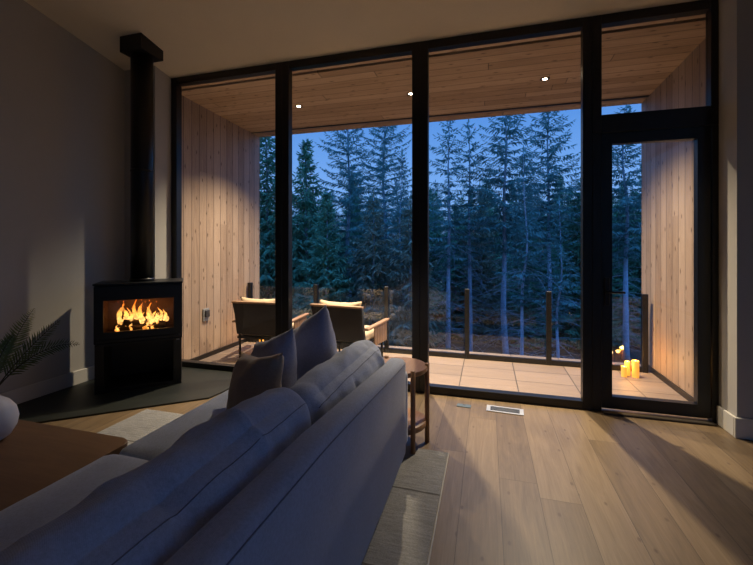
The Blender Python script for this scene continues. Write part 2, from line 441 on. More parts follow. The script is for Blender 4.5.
# ---- loggia
DX0, DX1, DYE, ZD = -3.55, 1.84, 5.5, -.10
struct('deck_floor', box((DX0 - .1, 3.66, ZD - .25), (DX1 + .1, DYE, ZD)), 'tile')
struct('wall_deck_left', box((DX0 - .16, 3.672, ZD), (DX0, DYE, 3.6)), 'clad')
struct('wall_deck_right', box((DX1, 3.672, ZD), (DX1 + .16, DYE, 3.6)), 'clad')
struct('baseboard_deck_left', box((DX0, 3.76, ZD + .0005), (DX0 + .018, 5.40, ZD + .055)), 'black')
struct('baseboard_deck_right', box((DX1 - .018, 3.76, ZD + .0005), (DX1, 5.40, ZD + .055)), 'black')
def sof_z(y): return 3.19 - .035 * (y - 3.75)
bm = bm_new()
add_prism(bm, [(DX0, 3.745, sof_z(3.745)), (DX0, 5.25, sof_z(5.25)), (DX0, 5.25, 3.6), (DX0, 3.745, 3.6)], (DX1 - DX0, 0, 0))
struct('soffit', bm, 'cladsof')
bm = bm_new()
add_prism(bm, [(DX0, 5.295, sof_z(5.29)), (DX0, DYE, sof_z(5.5)), (DX0, DYE, 3.6), (DX0, 5.295, 3.6)], (DX1 - DX0, 0, 0))
struct('soffit_edge_board', bm, 'cladsof')
struct('trim_soffit_groove', box((DX0, 5.25, 3.130), (DX1, 5.295, 3.6)), 'black')
# lighter ledge strip right over the glass
struct('trim_soffit_ledge', box((WX0, 3.6305, 3.190), (WX1, 3.695, 3.2145)), 'cladsof')
struct('roof_sky_block', box((LX - .6, 3.6, 3.62), (4.0, 5.7, 3.9)), 'black')  # unseen slab above the soffit, added to block the sky

# soffit downlights
for i, (x, lb) in enumerate(((-2.33, 'round recessed downlight in the wood soffit, behind the second window pane'),
                             (-.868, 'round recessed soffit downlight beside the mullion between the two middle panes'),
                             (.60, 'round recessed downlight in the wood soffit, behind the third window pane'))):
    z = sof_z(4.5)
    t = thing('soffit_downlight', lb, 'downlight', (x, 4.5, z), 0, 'downlights in the loggia soffit')
    bm = bm_new(); add_lathe(bm, [(.030, -.004), (.048, -.006), (.050, -.001), (.028, .0)], 28); obj('trim_ring', bm, 'darkbox', t, True)
    bm = bm_new(); add_lathe(bm, [(0, -.0045), (.016, -.0055), (.023, -.003), (0, -.002)], 24); obj('lens', bm, 'lamp', t, True)
    ld = bpy.data.lights.new('downlight_beam', 'SPOT'); ld.energy = 680; ld.color = (1., .80, .54)
    ld.spot_size = math.radians(116); ld.spot_blend = 1.; ld.shadow_soft_size = .025
    lo = bpy.data.objects.new('downlight_beam', ld); C.objects.link(lo); lo.parent = t; lo.location = (0, 0, -.03)

# glass railing
rl = thing('glass_railing', 'frameless glass balustrade on black posts along the balcony edge', 'railing', (0, 5.15, ZD))
px = [-3.49, -2.39, -1.33, -.25, .73, 1.755]
for x in px: obj('post', box((x - .029, -.03, 0), (x + .029, .03, .905), .004, 1), 'black', rl)
for a, b in zip(px, px[1:]):
    obj('glass_panel', box((a + .045, -.006, .06), (b - .045, .006, .86)), 'railglass', rl)
obj('base_rail', box((px[0] + .037, -.022, .0005), (px[-1] - .037, .022, .06)), 'black', rl)

# wall outlet on the cladding
t = thing('outdoor_outlet', 'grey weatherproof outlet on the left timber wall beside the stove', 'outlet', (DX0, 4.24, .47))
obj('back_box', box((.0005, -.055, -.09), (.022, .055, .075), .004, 1), 'greybox', t)
obj('cover', box((.022, -.036, -.035), (.048, .036, .055), .008, 2), 'darkbox', t)

# ================================================================== STOVE
SR = math.radians(42.)
st = thing('wood_stove', 'black steel wood stove with glass door and log niche in the room corner', 'stove', (-3.277, 3.026, .0146), SR)
W, D = .71, .42; hw, hd = W / 2, D / 2
ZS0, ZS1 = .445, .985
bm = bm_new()   # log niche base: side panels, back, bottom
add_box(bm, (-hw + .005, -hd + .012, 0), (-hw + .075, hd, ZS0)); add_box(bm, (hw - .075, -hd + .012, 0), (hw - .005, hd, ZS0))
add_box(bm, (-hw + .075, hd - .02, 0), (hw - .075, hd, ZS0)); add_box(bm, (-hw + .075, -hd + .012, 0), (hw - .075, hd - .02, .035)); add_box(bm, (-hw + .075, -hd + .02, ZS0 - .02), (hw - .075, hd - .02, ZS0))
obj('log_niche', bm, 'steel', st)
bm = bm_new()
add_box(bm, (-hw, -hd + .03, ZS0), (-hw + .03, hd, ZS1)); add_box(bm, (hw - .03, -hd + .03, ZS0), (hw, hd, ZS1))
add_box(bm, (-hw + .03, hd - .03, ZS0), (hw - .03, hd, ZS1)); add_box(bm, (-hw + .03, -hd + .03, ZS0), (hw - .03, hd - .03, ZS0 + .05))
add_box(bm, (-hw + .03, -hd + .03, ZS1 - .10), (hw - .03, hd - .03, ZS1))
obj('stove_body', bm, 'steel', st)
bm = bm_new(); add_box(bm, (-hw - .008, -hd - .006, ZS1), (hw + .008, hd + .006, ZS1 + .016)); bevel(bm, .003, 1)
obj('top_plate', bm, 'steel', st)
bm = bm_new()
add_box(bm, (-hw + .031, -hd + .06, ZS0 + .051), (-hw + .05, hd - .04, ZS1 - .101)); add_box(bm, (hw - .05, -hd + .06, ZS0 + .051), (hw - .031, hd - .04, ZS1 - .101))
add_box(bm, (-hw + .05, hd - .05, ZS0 + .051), (hw - .05, hd - .031, ZS1 - .101)); add_box(bm, (-hw + .05, -hd + .06, ZS0 + .051), (hw - .05, hd - .05, ZS0 + .066))
obj('firebox_lining', bm, 'iron', st)
gx0, gx1, gz0, gz1 = -hw + .072, hw - .072, .555, .845
bm = bm_new()
add_box(bm, (-hw, -hd, ZS0 + .012), (gx0, -hd + .0295, ZS1 - .012)); add_box(bm, (gx1, -hd, ZS0 + .012), (hw, -hd + .0295, ZS1 - .012))
add_box(bm, (gx0, -hd, ZS0 + .012), (gx1, -hd + .0295, gz0)); add_box(bm, (gx0, -hd, gz1), (gx1, -hd + .0295, ZS1 - .012))
do = obj('stove_door', bm, 'steel', st)
obj('door_glass', box((gx0, -hd + .006, gz0), (gx1, -hd + .011, gz1)), 'doorglass', do)
bm = bm_new(); add_box(bm, (-hw + .02, -hd - .014, ZS0 + .016), (hw - .02, -hd - .0005, ZS0 + .045)); bevel(bm, .004, 1)
obj('door_handle', bm, 'steel', do)
obj('maker_plate', box((hw - .05, -hd + .003, ZS0 - .014), (hw - .022, -hd + .0115, ZS0 - .004)), 'greybox', st)
bm = bm_new(); cz = ceil_z(3.03)
add_tube(bm, [(0, .0, ZS1 + .016), (0, .0, cz - .10)], .098, 36); add_tube(bm, [(0, 0, ZS1 + .0165), (0, 0, ZS1 + .045)], .106, 36)
add_tube(bm, [(0, 0, 1.02 + 1.05), (0, 0, 1.02 + 1.075)], .101, 36)
obj('flue_pipe', bm, 'pipe', st, True)
for p in st.children[-1].data.polygons: p.use_smooth = True
md = st.children[-1].modifiers.new('es', 'EDGE_SPLIT'); md.split_angle = .6
bm = bm_new(); R = Matrix.Rotation(-SR, 4, 'Z')
zb = cz - .125 - .0146; q = .13
pts = [(-q, -q, ceil_z(3.026 - q) - .0146), (-q, q, ceil_z(3.026 + q) - .0146), (-q, q, zb), (-q, -q, zb)]
add_prism(bm, pts, (2 * q, 0, 0))
for v in bm.verts: v.co = R @ v.co
obj('ceiling_box', bm, 'steel', st)

# fire
cs, sn = math.cos(SR), math.sin(SR)
def stv(x, y, z): return Vector((-3.277 + x * cs - y * sn, 3.026 + x * sn + y * cs, z + .0146))
rng = random.Random(5)
for i, (x, y, z, a, L, lab) in enumerate(((0, -.05, .545, .12, .42, 'charred log lying across the front of the fire'), (-.02, .05, .545, -.15, .44, 'charred log at the back of the fire'), (.02, 0, .607, .35, .36, 'charred log lying slantwise on top of the two others'))):
    bm = bm_new(); n = 9
    pts = [(-L / 2 + L * k / n, .006 * math.sin(k * 1.7 + i), .004 * math.cos(k * 2.1)) for k in range(n + 1)]
    add_tube(bm, pts, [.029 + .004 * rng.random() for _ in pts], 12)
    o = obj('firewood_log', bm, 'log', None, True); o.location = stv(x, y, z); o.rotation_euler = (0, 0, SR + a)
    tag(o, lab, 'log', 'logs burning in the stove')
tf = NT('flame'); x3 = tf.sep(tf.coord())
n1 = tf.noise(tf.coord(), 26., 3., .6, .6)
hh = tf.math('DIVIDE', tf.math('SUBTRACT', x3[2], .55), .26)
fc = tf.ramp(tf.math('ADD', hh, tf.math('MULTIPLY', tf.math('SUBTRACT', n1, .5), .9)), [(.0, (1., .36, .05)), (.35, (1., .60, .20)), (.6, (1., .48, .10)), (1., (.95, .2, .015))])
em = tf.n.new('ShaderNodeEmission'); tf.link(fc, em.inputs[0]); tf.put(em.inputs[1], tf.math('MULTIPLY', tf.math('POWER', n1, 2.2), 12.5))
trn = tf.n.new('ShaderNodeBsdfTransparent'); mx = tf.n.new('ShaderNodeMixShader')
lw = tf.n.new('ShaderNodeLayerWeight'); lw.inputs[0].default_value = .5
tf.put(mx.inputs[0], tf.math('MULTIPLY', tf.math('MULTIPLY_ADD', n1, 2.6, -.55, clamp=True), .85, clamp=True)); tf.link(trn.outputs[0], mx.inputs[1]); tf.link(em.outputs[0], mx.inputs[2]); tf.link(mx.outputs[0], tf.out.inputs[0])
M['flame'] = tf.m
bm = bm_new(); rng = random.Random(11)
def tongue(bm, x, y, z, h, w, ph):
    n = 9; pts = []; rd = []
    for k in range(n + 1):
        s = k / n
        p = stv(x + .022 * math.sin(ph + s * 5.2) * s + .02 * s * math.sin(ph * 2.3), y + .012 * math.cos(ph + s * 4), z + h * s)
        pts.append(p); rd.append(max(.0015, w * (math.sin(PI * (s * .82 + .16)) ** 1.1) * (1 - s * .55)))
    add_tube(bm, pts, rd, 9)
for x, h in ((-.185, .23), (-.165, .16), (-.14, .20), (-.105, .14), (-.08, .20), (-.045, .24), (-.02, .17), (.01, .22), (.045, .15), (.07, .22), (.085, .18), (.11, .13), (.14, .11), (.17, .13), (.195, .12), (.215, .085), (-.12, .09), (.0, .1), (.06, .08), (.13, .08)):
    tongue(bm, x + rng.uniform(-.008, .008), rng.uniform(-.09, .02), .575 + rng.uniform(-.01, .03), h * rng.uniform(.8, 1.08), .019 + .012 * rng.random(), rng.random() * 6)
for _ in range(9):
    tongue(bm, rng.uniform(-.2, .22), -.1, .535, rng.uniform(.03, .07), .012, rng.random() * 6)
for _ in range(9):
    p = stv(rng.uniform(-.2, .16), rng.uniform(-.09, .0), rng.uniform(.72, .82)); add_tube(bm, [p, p + Vector((.001, 0, .005)), p + Vector((0, 0, .010))], [.001, .0028, .0008], 6)
fl = obj('fire', bm, 'flame', None, True)
tag(fl, 'orange and yellow flames burning over the logs behind the stove glass', 'fire', None, 'stuff')
ld = bpy.data.lights.new('fire_glow', 'POINT'); ld.energy = 2.2; ld.color = (1., .42, .12); ld.shadow_soft_size = .06
lo = bpy.data.objects.new('fire_glow', ld); C.objects.link(lo); lo.location = stv(0, -.04, .72)

# ================================================================== RUG
rg = thing('area_rug', 'grey woven wool rug under the sofa and coffee table', 'rug', (0, 0, .0005))
obj('pile', box((-2.705, -1.2, 0), (-.245, 2.545, .011), .003, 1), 'rug', rg)
obj('edge_binding', box((-.2445, -1.2, 0), (-.236, 2.545, .0115), .003, 1), 'rugedge', rg)

# ================================================================== SOFA
SO = thing('sofa', 'large blue grey fabric sofa seen from behind, loose back cushions', 'sofa', (0, 0, 0))
yN, yF = -.35, 2.40
RZ = .0125
# back frame with a top that dips slightly towards the far arm
def topz(y):
    P = [(-1., .788), (.55, .785), (1.1, .768), (1.5, .738), (2.05, .694), (2.25, .684), (2.33, .68)]
    for (a, za), (b, zb) in zip(P, P[1:]):
        if y <= b: return za + (zb - za) * max(0, (y - a) / (b - a))
    return P[-1][1]
bm = bm_new(); N = 40; rings = []
yb = 2.325
for k in range(N + 1):
    y = yN + .02 + (yb - yN - .02) * k / N
    e = max(0, (y - (yb - .05)) / .05); dz = .03 * (1 - math.sqrt(max(0, 1 - e * e))); ins = .012 * e * e
    z1 = topz(y) - dz; xo, xi = -.468 - ins, -.575 + ins; r = .034
    prof = [(xi, .12), (xo, .12)]
    for a in range(6): th = a * PI / 10; prof.append((xo - r + r * math.cos(th), z1 - r + r * math.sin(th)))
    for a in range(6): th = PI / 2 + a * PI / 10; prof.append((xi + r + r * math.cos(th), z1 - r + r * math.sin(th)))
    rings.append([bm.verts.new((x, y, z)) for x, z in prof])
for a, b in zip(rings, rings[1:]):
    n = len(a)
    for i in range(n): bm.faces.new([a[i], a[(i + 1) % n], b[(i + 1) % n], b[i]])
bm.faces.new(rings[0]); bm.faces.new(list(reversed(rings[-1])))
bf = obj('back_frame', bm, 'fab', SO, True)
bm = bm_new()
add_tube(bm, [(-.4675, yN + .05 + (yb - .06 - yN - .05) * k / 40, topz(yN + .05 + (yb - .06 - yN - .05) * k / 40) - .028) for k in range(41)], .0022, 6)
obj('seam', bm, 'seam', bf, True)
# arms
def arm(y0, y1):
    bm = soft_box((1.13, y1 - y0, .47), .035, (.0, .006, .004), 12)
    return obj('arm', bm, 'fab', SO, True, (-1.042, (y0 + y1) / 2, .345))
arm(2.327, 2.405); arm(yN - .08, yN + .018)
obj('seat_base', soft_box((1.02, 2.67, .18), .02, (0, 0, 0), 10), 'fab', SO, True, (-1.088, (yN + yF) / 2 - .035, .205))
SC = []
ymid = 1.335
for y0, y1, zt, sd in ((yN + .02, ymid - .006, .468, 1), (ymid + .006, 2.322, .455, 2)):
    bm = soft_box((1.03, y1 - y0, .15), .05, (.01, .004, .022), 22, .004, 5., sd)
    obj('seat_cushion', bm, 'fab2', SO, True, (-1.105, (y0 + y1) / 2, zt - .09))
# back cushions (loose, slumped)
def back_cushion(y0, y1, zc, hgt, th, tilt, xc, seed):
    bm = soft_box((th, y1 - y0, hgt), .085, (.04, .02, .025), 64, .0125, 6.5, seed, 2.2)
    for v in bm.verts:      # slump: the top edge sags between the ends
        f = max(0, v.co.z / hgt + .5)
        v.co.z -= .012 * f * math.cos(v.co.y * 2.2 / (y1 - y0)) * 0 + 0
    o = obj('back_cushion', bm, 'fab2', SO, True, (xc, (y0 + y1) / 2, zc), (0, tilt, 0))
    bm = bm_new()
    pts = []
    L = y1 - y0
    for k in range(41):
        yy = -L / 2 + .05 + (L - .10) * k / 40
        e = 1 - (2 * yy / L) ** 2
        pts.append((th * .29 + .05 * .2 * e, yy, 0))
    # seam follows the rounded upper rear edge of the cushion
    dg = bpy.data.objects.new('tmp', o.data)
    from mathutils.bvhtree import BVHTree
    bv = BVHTree.FromPolygons([v.co.copy() for v in o.data.vertices], [p.vertices[:] for p in o.data.polygons])
    out = []
    for p in pts:
        org = Vector((th * .1, p[1], hgt * .1)) + Vector((.6, 0, .8)); hit = bv.ray_cast(org, Vector((-.6, 0, -.8)).normalized())
        if hit[0] is not None: out.append(hit[0] + hit[1] * .0008)
    bpy.data.objects.remove(dg)
    if len(out) > 3:
        add_tube(bm, out, .0014, 6); obj('seam', bm, 'seam', o, True)
    else: bm.free()
    return o
back_cushion(1.335, 2.33, .565, .42, .205, math.radians(-10), -.70, 3)
back_cushion(.12, 1.325, .615, .44, .205, math.radians(-10), -.705, 4)
back_cushion(yN + .02, .115, .60, .44, .20, math.radians(-10), -.705, 6)
for x, y in ((-.54, 1.93), (-1.5, 2.2), (-.54, .1), (-1.5, -.2)):
    bm = bm_new(); add_box(bm, (x - .02, y - .02, RZ), (x + .02, y + .02, .122)); bevel(bm, .004, 1)
    obj('leg', bm, 'steel', SO)

# throw pillows
def pillow(loc, rot, w, h, t, mat, lab, chop, seed):
    o = obj('throw_pillow', pillow_bm(w, h, t, chop, seed), mat, None, True, loc, rot)
    tag(o, lab, 'pillow', 'throw pillows on the sofa'); return o
pillow((-1.04, 2.17, .70), (math.radians(-10), math.radians(-30), math.radians(-22)), .46, .44, .20, 'pil_blue', 'blue grey throw pillow with a pointed ear, nearest the far arm of the sofa', .0, 1)
pillow((-1.165, 1.93, .645), (math.radians(-14), math.radians(-20), math.radians(-28)), .44, .42, .19, 'pil_blue', 'blue grey throw pillow in the middle, behind the brown one', .0, 2)
pillow((-1.135, 1.70, .615), (math.radians(-18), math.radians(-10), math.radians(-28)), .42, .40, .18, 'pil_brown', 'brown taupe throw pillow in front of the two blue grey ones', .0, 3)

# ================================================================== COFFEE TABLE
ct = thing('coffee_table', 'low brown wooden coffee table with rounded corners in front of the sofa', 'table', (0, 0, .0117))
def round_rect(x0, x1, y0, y1, r, n=7):
    pts = []
    for cx, cy, a0 in ((x1 - r, y1 - r, 0), (x0 + r, y1 - r, 90), (x0 + r, y0 + r, 180), (x1 - r, y0 + r, 270)):
        for k in range(n + 1):
            a = math.radians(a0 + 90 * k / n); pts.append((cx + r * math.cos(a), cy + r * math.sin(a)))
    return pts
bm = bm_new(); add_prism(bm, [(x, y, .368) for x, y in round_rect(-2.75, -1.648, .25, 1.475, .06)], (0, 0, .036))
bevel(bm, .004, 2); obj('table_top', bm, 'tabletop', ct)
for x, y in ((-2.66, .35), (-1.77, .35), (-2.66, 1.37), (-1.77, 1.37)):
    bm = bm_new(); add_tube(bm, [(x, y, 0.0), (x, y, .368)], [.022, .028], 16); obj('leg', bm, 'tabletop', ct)
# vase + fern fronds
VX, VY, VZ = -2.305, 1.264, .4162
vs = thing('vase', 'rounded white ceramic vase on the coffee table holding fern fronds', 'vase', (VX, VY, VZ))
bm = bm_new()
add_lathe(bm, [(0, 0), (.055, 0), (.085, .02), (.107, .06), (.114, .10), (.105, .145), (.082, .18), (.05, .205), (.037, .212), (.034, .205), (.045, .195), (.075, .17), (.095, .13), (.10, .095), (.09, .05), (.05, .015), (0, .012)], 40)
obj('vase_body', bm, 'vase', vs, True)
def frond(base, tip, bend, width, lab, seed, n=16):
    base, tip = Vector(base), Vector(tip); rng = random.Random(seed)
    t = thing('fern_frond', lab, 'fern frond', base, 0, 'fern fronds in the white vase')
    d = tip - base; pts = []
    for k in range(n + 1):
        s = k / n; p = d * s + Vector((0, 0, 1)) * bend * 4 * s * (1 - s) * d.length
        pts.append(p)
    bm = bm_new(); add_tube(bm, pts[:], [.0028 * (1 - .8 * k / n) + .0006 for k in range(n + 1)], 6); obj('stem', bm, 'stem', t, True)
    vs_, fs = [], []
    for k in range(int(n * .28), n + 1):
      for sub in (0, .45):
        s = min(1, (k + sub) / n); i = min(n - 1, int(s * n)); p = pts[i].lerp(pts[i + 1], s * n - i)
        tg = (pts[min(n, i + 1)] - pts[max(0, i - 1)]).normalized()
        side = tg.cross(Vector((-.75, .45, -.5))).normalized(); upn = side.cross(tg)
        L = width * (math.sin(PI * (.18 + .80 * s) ) ** .75) * rng.uniform(.88, 1.08)
        if s > .97: L *= .6
        for sg in (1, -1):
            a = (side * sg * .86 + tg * .75 + upn * rng.uniform(-.08, .12)).normalized()
            wv = tg * max(.0022, L * .10)
            b = len(vs_); q = p
            vs_ += [q - wv * .5, q + a * L * .45 - wv * 1.0 + upn * .004, q + a * L, q + a * L * .45 + wv * 1.0 + upn * .004, q + wv * .5]
            fs.append((b, b + 1, b + 2, b + 3, b + 4))
    raw('leaflets', vs_, fs, 'leaf', t)
    return t
mouth = (VX, VY, VZ + .20)
frond(mouth, (-1.93, 1.42, .872), .16, .062, 'fern frond reaching furthest right over the table, tip nearly level', 1)
frond((VX + .004, VY, VZ + .20), (-2.03, 1.40, .985), .06, .062, 'fern frond rising diagonally above the longest one', 2)
frond((VX - .004, VY - .006, VZ + .20), (-2.25, 1.34, .915), .14, .06, 'short upright fern frond at the left edge, left of the diagonal one', 3)
frond((VX, VY + .006, VZ + .20), (-2.55, 1.62, .99), .07, .07, 'fern frond leaning back towards the left wall', 4)
frond((VX - .006, VY, VZ + .20), (-2.72, 1.25, .90), .12, .07, 'fern frond hanging left over the table', 5)

# ================================================================== SIDE TABLE
TX, TY = -.585, 2.617
sd = thing('side_table', 'round wooden side table with lower shelf between sofa arm and window', 'table', (TX, TY, .0007))
bm = bm_new(); add_lathe(bm, [(0, .497), (.175, .497), (.191, .502), (.195, .512), (.195, .525), (.191, .532), (0, .532)], 48); obj('table_top', bm, 'walnut', sd, True)
sd.children[-1].modifiers.new('es', 'EDGE_SPLIT').split_angle = .6
bm = bm_new(); add_lathe(bm, [(0, .125), (.178, .125), (.185, .13), (.185, .160), (.178, .165), (0, .165)], 48); obj('shelf', bm, 'walnut', sd, True)
sd.children[-1].modifiers.new('es', 'EDGE_SPLIT').split_angle = .6
for a in (-50, 14, 132, 205):
    x, y = .192 * math.cos(math.radians(a)), .192 * math.sin(math.radians(a))
    z0 = .0125 if (TY + y) < 2.56 else 0.0
    bm = bm_new(); add_tube(bm, [(x, y, z0), (x, y, .544)], .0165, 16); bevel(bm, .0, 1) if False else None
    obj('leg', bm, 'walnutleg', sd, True); sd.children[-1].modifiers.new('es', 'EDGE_SPLIT').split_angle = .6

# floor vent and cover plate
fv = thing('floor_vent', 'pale metal floor register with grey grille near the window', 'floor vent', (.142, 3.352, .0005), math.radians(-3))
bm = bm_new()
for a in ((-.145, -.06, .145, -.042), (-.145, .042, .145, .06), (-.145, -.042, -.115, .042), (.115, -.042, .145, .042)): add_box(bm, (a[0], a[1], 0), (a[2], a[3], .006))
obj('vent_frame', bm, 'ventmetal', fv)
bm = bm_new()
add_box(bm, (-.115, -.042, 0), (.115, .042, .0015))
for k in range(12): y = -.038 + k * .0068; add_box(bm, (-.108, y, .0015), (.108, y + .0035, .0045))
obj('grille', bm, 'ventdark', fv)
bm = bm_new(); add_box(bm, (-.113, -.03, .0046), (-.107, .03, .0075)); obj('damper_lever', bm, 'darkbox', fv)
bm = bm_new(); add_box(bm, (.100, -.03, .0046), (.108, .03, .0075)); obj('damper_lever', bm, 'darkbox', fv)
fo = thing('floor_outlet', 'small blue grey metal outlet cover in the floor left of the vent', 'outlet', (-.188, 3.352, .0005), math.radians(-4))
obj('cover_plate', box((-.058, -.03, 0), (.058, .03, .005), .002, 1), 'plate', fo); obj('latch', box((-.012, .005, .005), (.012, .022, .0075), .001, 1), 'ventdark', fo)

# ================================================================== BALCONY CHAIRS
def lounge_chair(lab):
    t = thing('lounge_chair', lab, 'chair', (0, 0, ZD), 0, 'lounge chairs on the balcony')
    w = .33
    def lean(z): return -.0 - (z - .30) * .20         # y of the back plane at height z
    for s in (-1, 1):
        bm = bm_new(); add_tube(bm, [(s * w * .92, .02, .0005), (s * w * .95, .035, .30), (s * w, lean(.75), .75)], [.012, .016, .015], 10)
        obj('rear_leg', bm, 'chairmetal', t, True)
        bm = bm_new(); add_tube(bm, [(s * w * .95, .60, .0005), (s * w * .95, .585, .40)], [.013, .017], 10); obj('front_leg', bm, 'chairmetal', t, True)
        bm = bm_new(); add_box(bm, (s * (w + .03) - .03, -.03, .475), (s * (w + .03) + .03, .60, .505)); bevel(bm, .008, 2)
        for v in bm.verts: v.co.z += .03 * (v.co.y) ; v.co.x += s * .05 * max(0, v.co.y)
        obj('armrest', bm, 'teak', t, True)
        bm = bm_new()
        for k in range(5):
            y0 = .20 + k * .072; add_box(bm, (s * (w + .03) - .008, y0, .25), (s * (w + .03) + .008, y0 + .066, .48))
        for v in bm.verts: v.co.x += s * .05 * v.co.y
        obj('arm_panel', bm, 'teak', t)
    bm = bm_new()
    P = [(-w, .33), (w, .33), (w, .735), (-w, .735)]
    a = [bm.verts.new((x, lean(z) - .006, z)) for x, z in P]; b = [bm.verts.new((x, lean(z) + .006, z)) for x, z in P]
    bm.faces.new(a); bm.faces.new(list(reversed(b)))
    for i in range(4): bm.faces.new([a[i], b[i], b[(i + 1) % 4], a[(i + 1) % 4]])
    obj('sling_back', bm, 'mesh', t)
    bm = bm_new(); add_box(bm, (-w - .018, lean(.75) - .022, .738), (w + .018, lean(.75) + .022, .765)); bevel(bm, .007, 2); obj('top_rail', bm, 'teak', t, True)
    bm = bm_new(); add_box(bm, (-w, -.01, .27), (w, .59, .30)); bevel(bm, .006, 1); obj('seat_frame', bm, 'chairmetal', t)
    bm = soft_box((.62, .56, .11), .04, (.0, .0, .02), 12, .004, 6, 2); obj('seat_cushion', bm, 'beige', t, True, (0, .30, .357))
    bm = pillow_bm(.58, .44, .17, .0, 5); obj('back_cushion', bm, 'beige', t, True, (0, .035, .595), (math.radians(10), 0, 0))
    return t
c1 = lounge_chair('dark sling lounge chair half hidden by the mullion near the left timber wall')
c1.location = (-2.78, 4.33, ZD); c1.rotation_euler = (0, 0, math.radians(4))
dup(c1, (-1.70, 4.33, ZD), math.radians(-6), 'lounge chair with beige cushion outside the second pane, behind the sofa pillows')

# ================================================================== CANDLES
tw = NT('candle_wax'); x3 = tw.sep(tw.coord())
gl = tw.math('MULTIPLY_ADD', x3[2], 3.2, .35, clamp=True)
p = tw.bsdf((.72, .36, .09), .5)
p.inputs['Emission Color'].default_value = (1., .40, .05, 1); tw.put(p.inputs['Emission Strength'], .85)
M['wax'] = tw.m; M['cflame'] = emit_mat('candle_flame', (1., .62, .22), 9.)
def candle(x, y, h, r, lab, grp, energy):
    t = thing('candle', lab, 'candle', (x, y, ZD + .0005), 0, grp)
    bm = bm_new(); add_lathe(bm, [(0, 0), (r, 0), (r, h - .004), (r - .004, h), (r * .7, h - .002), (r * .5, h - .012), (0, h - .014)], 24); obj('wax', bm, 'wax', t, True); t.children[-1].modifiers.new('es', 'EDGE_SPLIT').split_angle = .7
    bm = bm_new(); add_tube(bm, [(0, 0, h - .014), (.001, 0, h + .004)], .0012, 6); obj('wick', bm, 'darkbox', t)
    bm = bm_new(); add_lathe(bm, [(0, h - .013), (.004, h - .010), (.005, h - .006), (.003, h + .001), (0, h + .006)], 12); obj('flame', bm, 'cflame', t, True)
    ld = bpy.data.lights.new('candle_light', 'POINT'); ld.energy = energy; ld.color = (1., .46, .10); ld.shadow_soft_size = .02
    lo = bpy.data.objects.new('candle_light', ld); C.objects.link(lo); lo.parent = t; lo.location = (0, 0, h + .03)
G = 'lit pillar candles on the balcony floor'
candle(1.475, 4.915, .115, .029, 'shortest lit candle, front left of the three by the right timber wall', G, 1.8)
candle(1.53, 4.985, .155, .029, 'lit candle at the back of the three by the right timber wall', G, 1.8)
candle(1.59, 4.925, .185, .035, 'tallest and widest lit candle, right of the three by the right timber wall', G, 3.2)
candle(-3.19, 4.99, .185, .035, 'lit candle under the left lounge chair, next to the left timber wall', G, 2.2)
candle(-3.02, 5.0, .15, .035, 'lit candle under the left lounge chair, the one further from the timber wall', G, 1.8)

# ================================================================== UNSEEN LAMP AND CONSOLE out of frame, added for warm light on the left wall
tl = thing('added_warm_lamp', 'unseen table lamp added to warm the left wall, on a console by the right wall', 'lamp', (3.3, .7, .80))
bm = bm_new(); add_lathe(bm, [(0, 0), (.07, 0), (.07, .015), (.02, .03), (.012, .06), (.012, .24), (0, .24)], 24); obj('lamp_base', bm, 'steel', tl, True)
bm = bm_new(); add_lathe(bm, [(.14, .22), (.10, .40), (.098, .40), (.138, .22)], 32); obj('lamp_shade', bm, 'beige', tl, True)
ld = bpy.data.lights.new('added_lamp_light', 'POINT'); ld.energy = .6; ld.color = (1., .70, .40); ld.shadow_soft_size = .05
lo = bpy.data.objects.new('added_lamp_light', ld); C.objects.link(lo); lo.parent = tl; lo.location = (0, 0, .43)
cn = thing('added_console_table', 'plain dark console table by the right wall, added under the unseen lamp', 'table', (3.3, .7, 0))
obj('console_top', box((-.22, -.6, .765), (.22, .6, .7995), .004, 1), 'walnut', cn)
for x in (-.18, .18):
    for y in (-.55, .55): obj('leg', box((x - .02, y - .02, .0005), (x + .02, y + .02, .765)), 'walnut', cn)

# ================================================================== FOREST
GZ0 = -2.6
def ground_z(x, y):
    d = max(0, y - 6.)
    z = GZ0 + .015 * d + .9 * min(2.6, max(0, (d - 14) / 14)) ** 1.4 + .25 * noise.noise(Vector((x * .25, y * .25, 0)))
    return z
vs_, fs = [], []; nx, ny = 70, 60
for j in range(ny + 1):
    for i in range(nx + 1):
        x = -75 + 150 * i / nx; y = -40 + 110 * j / ny
        z = ground_z(x, y) if y > 6 else GZ0 + .15 * noise.noise(Vector((x * .2, y * .2, 3)))
        vs_.append((x, y, z))
for j in range(ny):
    for i in range(nx):
        a = j * (nx + 1) + i; fs.append((a, a + 1, a + nx + 2, a + nx + 1))
gr = raw('ground', vs_, fs, 'soil', None, True); gr['kind'] = 'structure'

